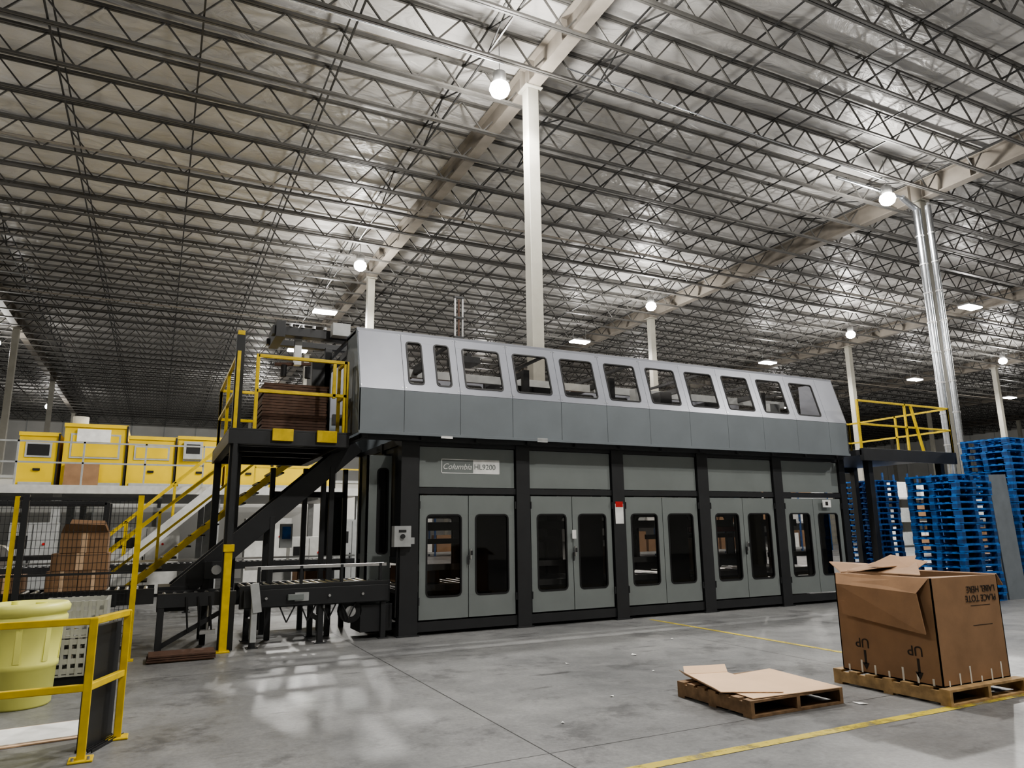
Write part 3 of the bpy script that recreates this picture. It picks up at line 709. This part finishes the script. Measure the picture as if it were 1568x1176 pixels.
def cartons(x,y,nx,nz,s=.42):
    b=B();pallet(b,x-.05,x+nx*s+.05,y-.05,y+s*2+.05,0,WOOD,WOOD)
    for i in range(nx):
        for k in range(nz):
            for j in range(2):
                b.box(x+i*s,x+(i+1)*s-.01,y+j*s,y+(j+1)*s-.01,.142+k*.32,.142+(k+1)*.32-.008,CARD)
                if j==0: b.box(x+i*s+s*.44,x+i*s+s*.56,y-.003,y,.142+k*.32,.142+(k+1)*.32-.008,CARDL)
    b.build('carton_pallet_load',bevel=.006)
cartons(3.3,22.5,3,3);cartons(5.9,24.5,3,4);cartons(-5.2,15.0,3,4)
b=roller_conv('c',-7,4.2,16.9,17.5,1.0,.15,1.5);b.box(-7,4.2,16.86,16.9,1.05,1.09,STEEL);b.build('case_conveyor')
b=B()
for x in(-4.2,-3.2,-2.4,-.7):
    for y in(12.9,13.5): b.box(x-.04,x+.04,y-.04,y+.04,0,2.1,BLACK)
for z in(.6,1.25,2.06):
    b.box(-4.2,-.7,12.86,12.94,z,z+.06,BLACK);b.box(-4.2,-.7,13.46,13.54,z,z+.06,BLACK)
b.box(-3.2,-2.4,13.0,13.4,1.3,1.9,LGREY);b.box(-2.3,-1.9,12.95,13.3,.66,1.0,BLACK);b.cyl((-2.1,13.1,1.3),(-2.1,13.4,1.3),.18,STEEL,16)
b.build('wrapper_frame',bevel=.006)
b=B()
b.box(-5.0,-4.5,13.2,13.8,0,1.6,BLACK);b.box(-4.95,-4.55,13.17,13.2,.9,1.5,YEL);b.box(-5.1,-4.4,13.1,13.9,1.6,1.68,YEL);b.cyl((-4.75,13.5,1.68),(-4.75,13.5,2.0),.03,RED,8)
b.build('control_console',bevel=.01)
def rack(x,y,n,levels=3):
    b=B()
    for i in range(n+1):
        for d in(0,1.1):
            b.box(x+i*2.7-.05,x+i*2.7+.05,y+d-.05,y+d+.05,0,levels*1.6+.4,BLUE2)
    for i in range(n):
        for l in range(levels):
            z=.15+l*1.6
            for d in(0,1.1): b.box(x+i*2.7,x+(i+1)*2.7,y+d-.03,y+d+.03,z+.0,z+.12,LGREY)
            for j in range(2):
                if random.random()<.85:
                    hh=random.uniform(.7,1.2);b.box(x+i*2.7+.15+j*1.28,x+i*2.7+1.25+j*1.28,y+.05,y+1.05,z+.12,z+.12+hh,random.choice([CARD,CARD,PAPER,LGREY]))
    b.build('storage_rack')
rack(24,34,6,3);rack(36,24,5,2);rack(-16,40,8,2);rack(8,44,5,2);rack(30,18.5,3,2);rack(46,34,6,3)

YLINE=bpy.data.materials.new('worn_floor_paint');YLINE.use_nodes=True
nt=YLINE.node_tree;N=nt.nodes;L=nt.links;p=N['Principled BSDF'];p.inputs['Base Color'].default_value=(.50,.40,.06,1);p.inputs['Roughness'].default_value=.5
tc=N.new('ShaderNodeTexCoord');no=N.new('ShaderNodeTexNoise');no.inputs['Scale'].default_value=3.0;no.inputs['Detail'].default_value=12;no.inputs['Roughness'].default_value=.75;L.new(tc.outputs['Object'],no.inputs['Vector'])
rp=N.new('ShaderNodeValToRGB');rp.color_ramp.elements[0].position=.36;rp.color_ramp.elements[1].position=.52;L.new(no.outputs['Fac'],rp.inputs[0]);L.new(rp.outputs[0],p.inputs['Alpha'])
b=B()
b.add([(2.6,4.30,.003),(40,4.30,.003),(40,4.40,.003),(2.6,4.40,.003)],[(0,1,2,3)],YLINE)
b.add([(7.98,4.41,.003),(8.07,4.41,.003),(8.07,10.8,.003),(7.98,10.8,.003)],[(0,1,2,3)],YLINE)
b.build('floor_marking')
b=B()
for x,y,s in((5.9,4.85,.07),(5.65,8.0,.06),(4.6,7.9,.035),(6.9,8.8,.04),(4.1,6.2,.03),(5.2,7.0,.03),(3.2,5.6,.025),(3.3,4.0,.03)):
    a=random.uniform(0,3);b.add([(x+s*math.cos(a+k*1.57)*(1 if k%2 else .6),y+s*math.sin(a+k*1.57)*(1 if k%2 else .6),.004+.006*(k%2)) for k in range(4)],[(0,1,2,3)],PAPER)
b.build('paper_scraps')

w=bpy.data.worlds.new('world');scene.world=w;w.use_nodes=True
w.node_tree.nodes['Background'].inputs[0].default_value=(.05,.05,.06,1);w.node_tree.nodes['Background'].inputs[1].default_value=.3
scene.view_settings.view_transform='AgX'
scene.view_settings.exposure=.4
try: scene.view_settings.look='AgX - Medium High Contrast'
except Exception as e: print(e)
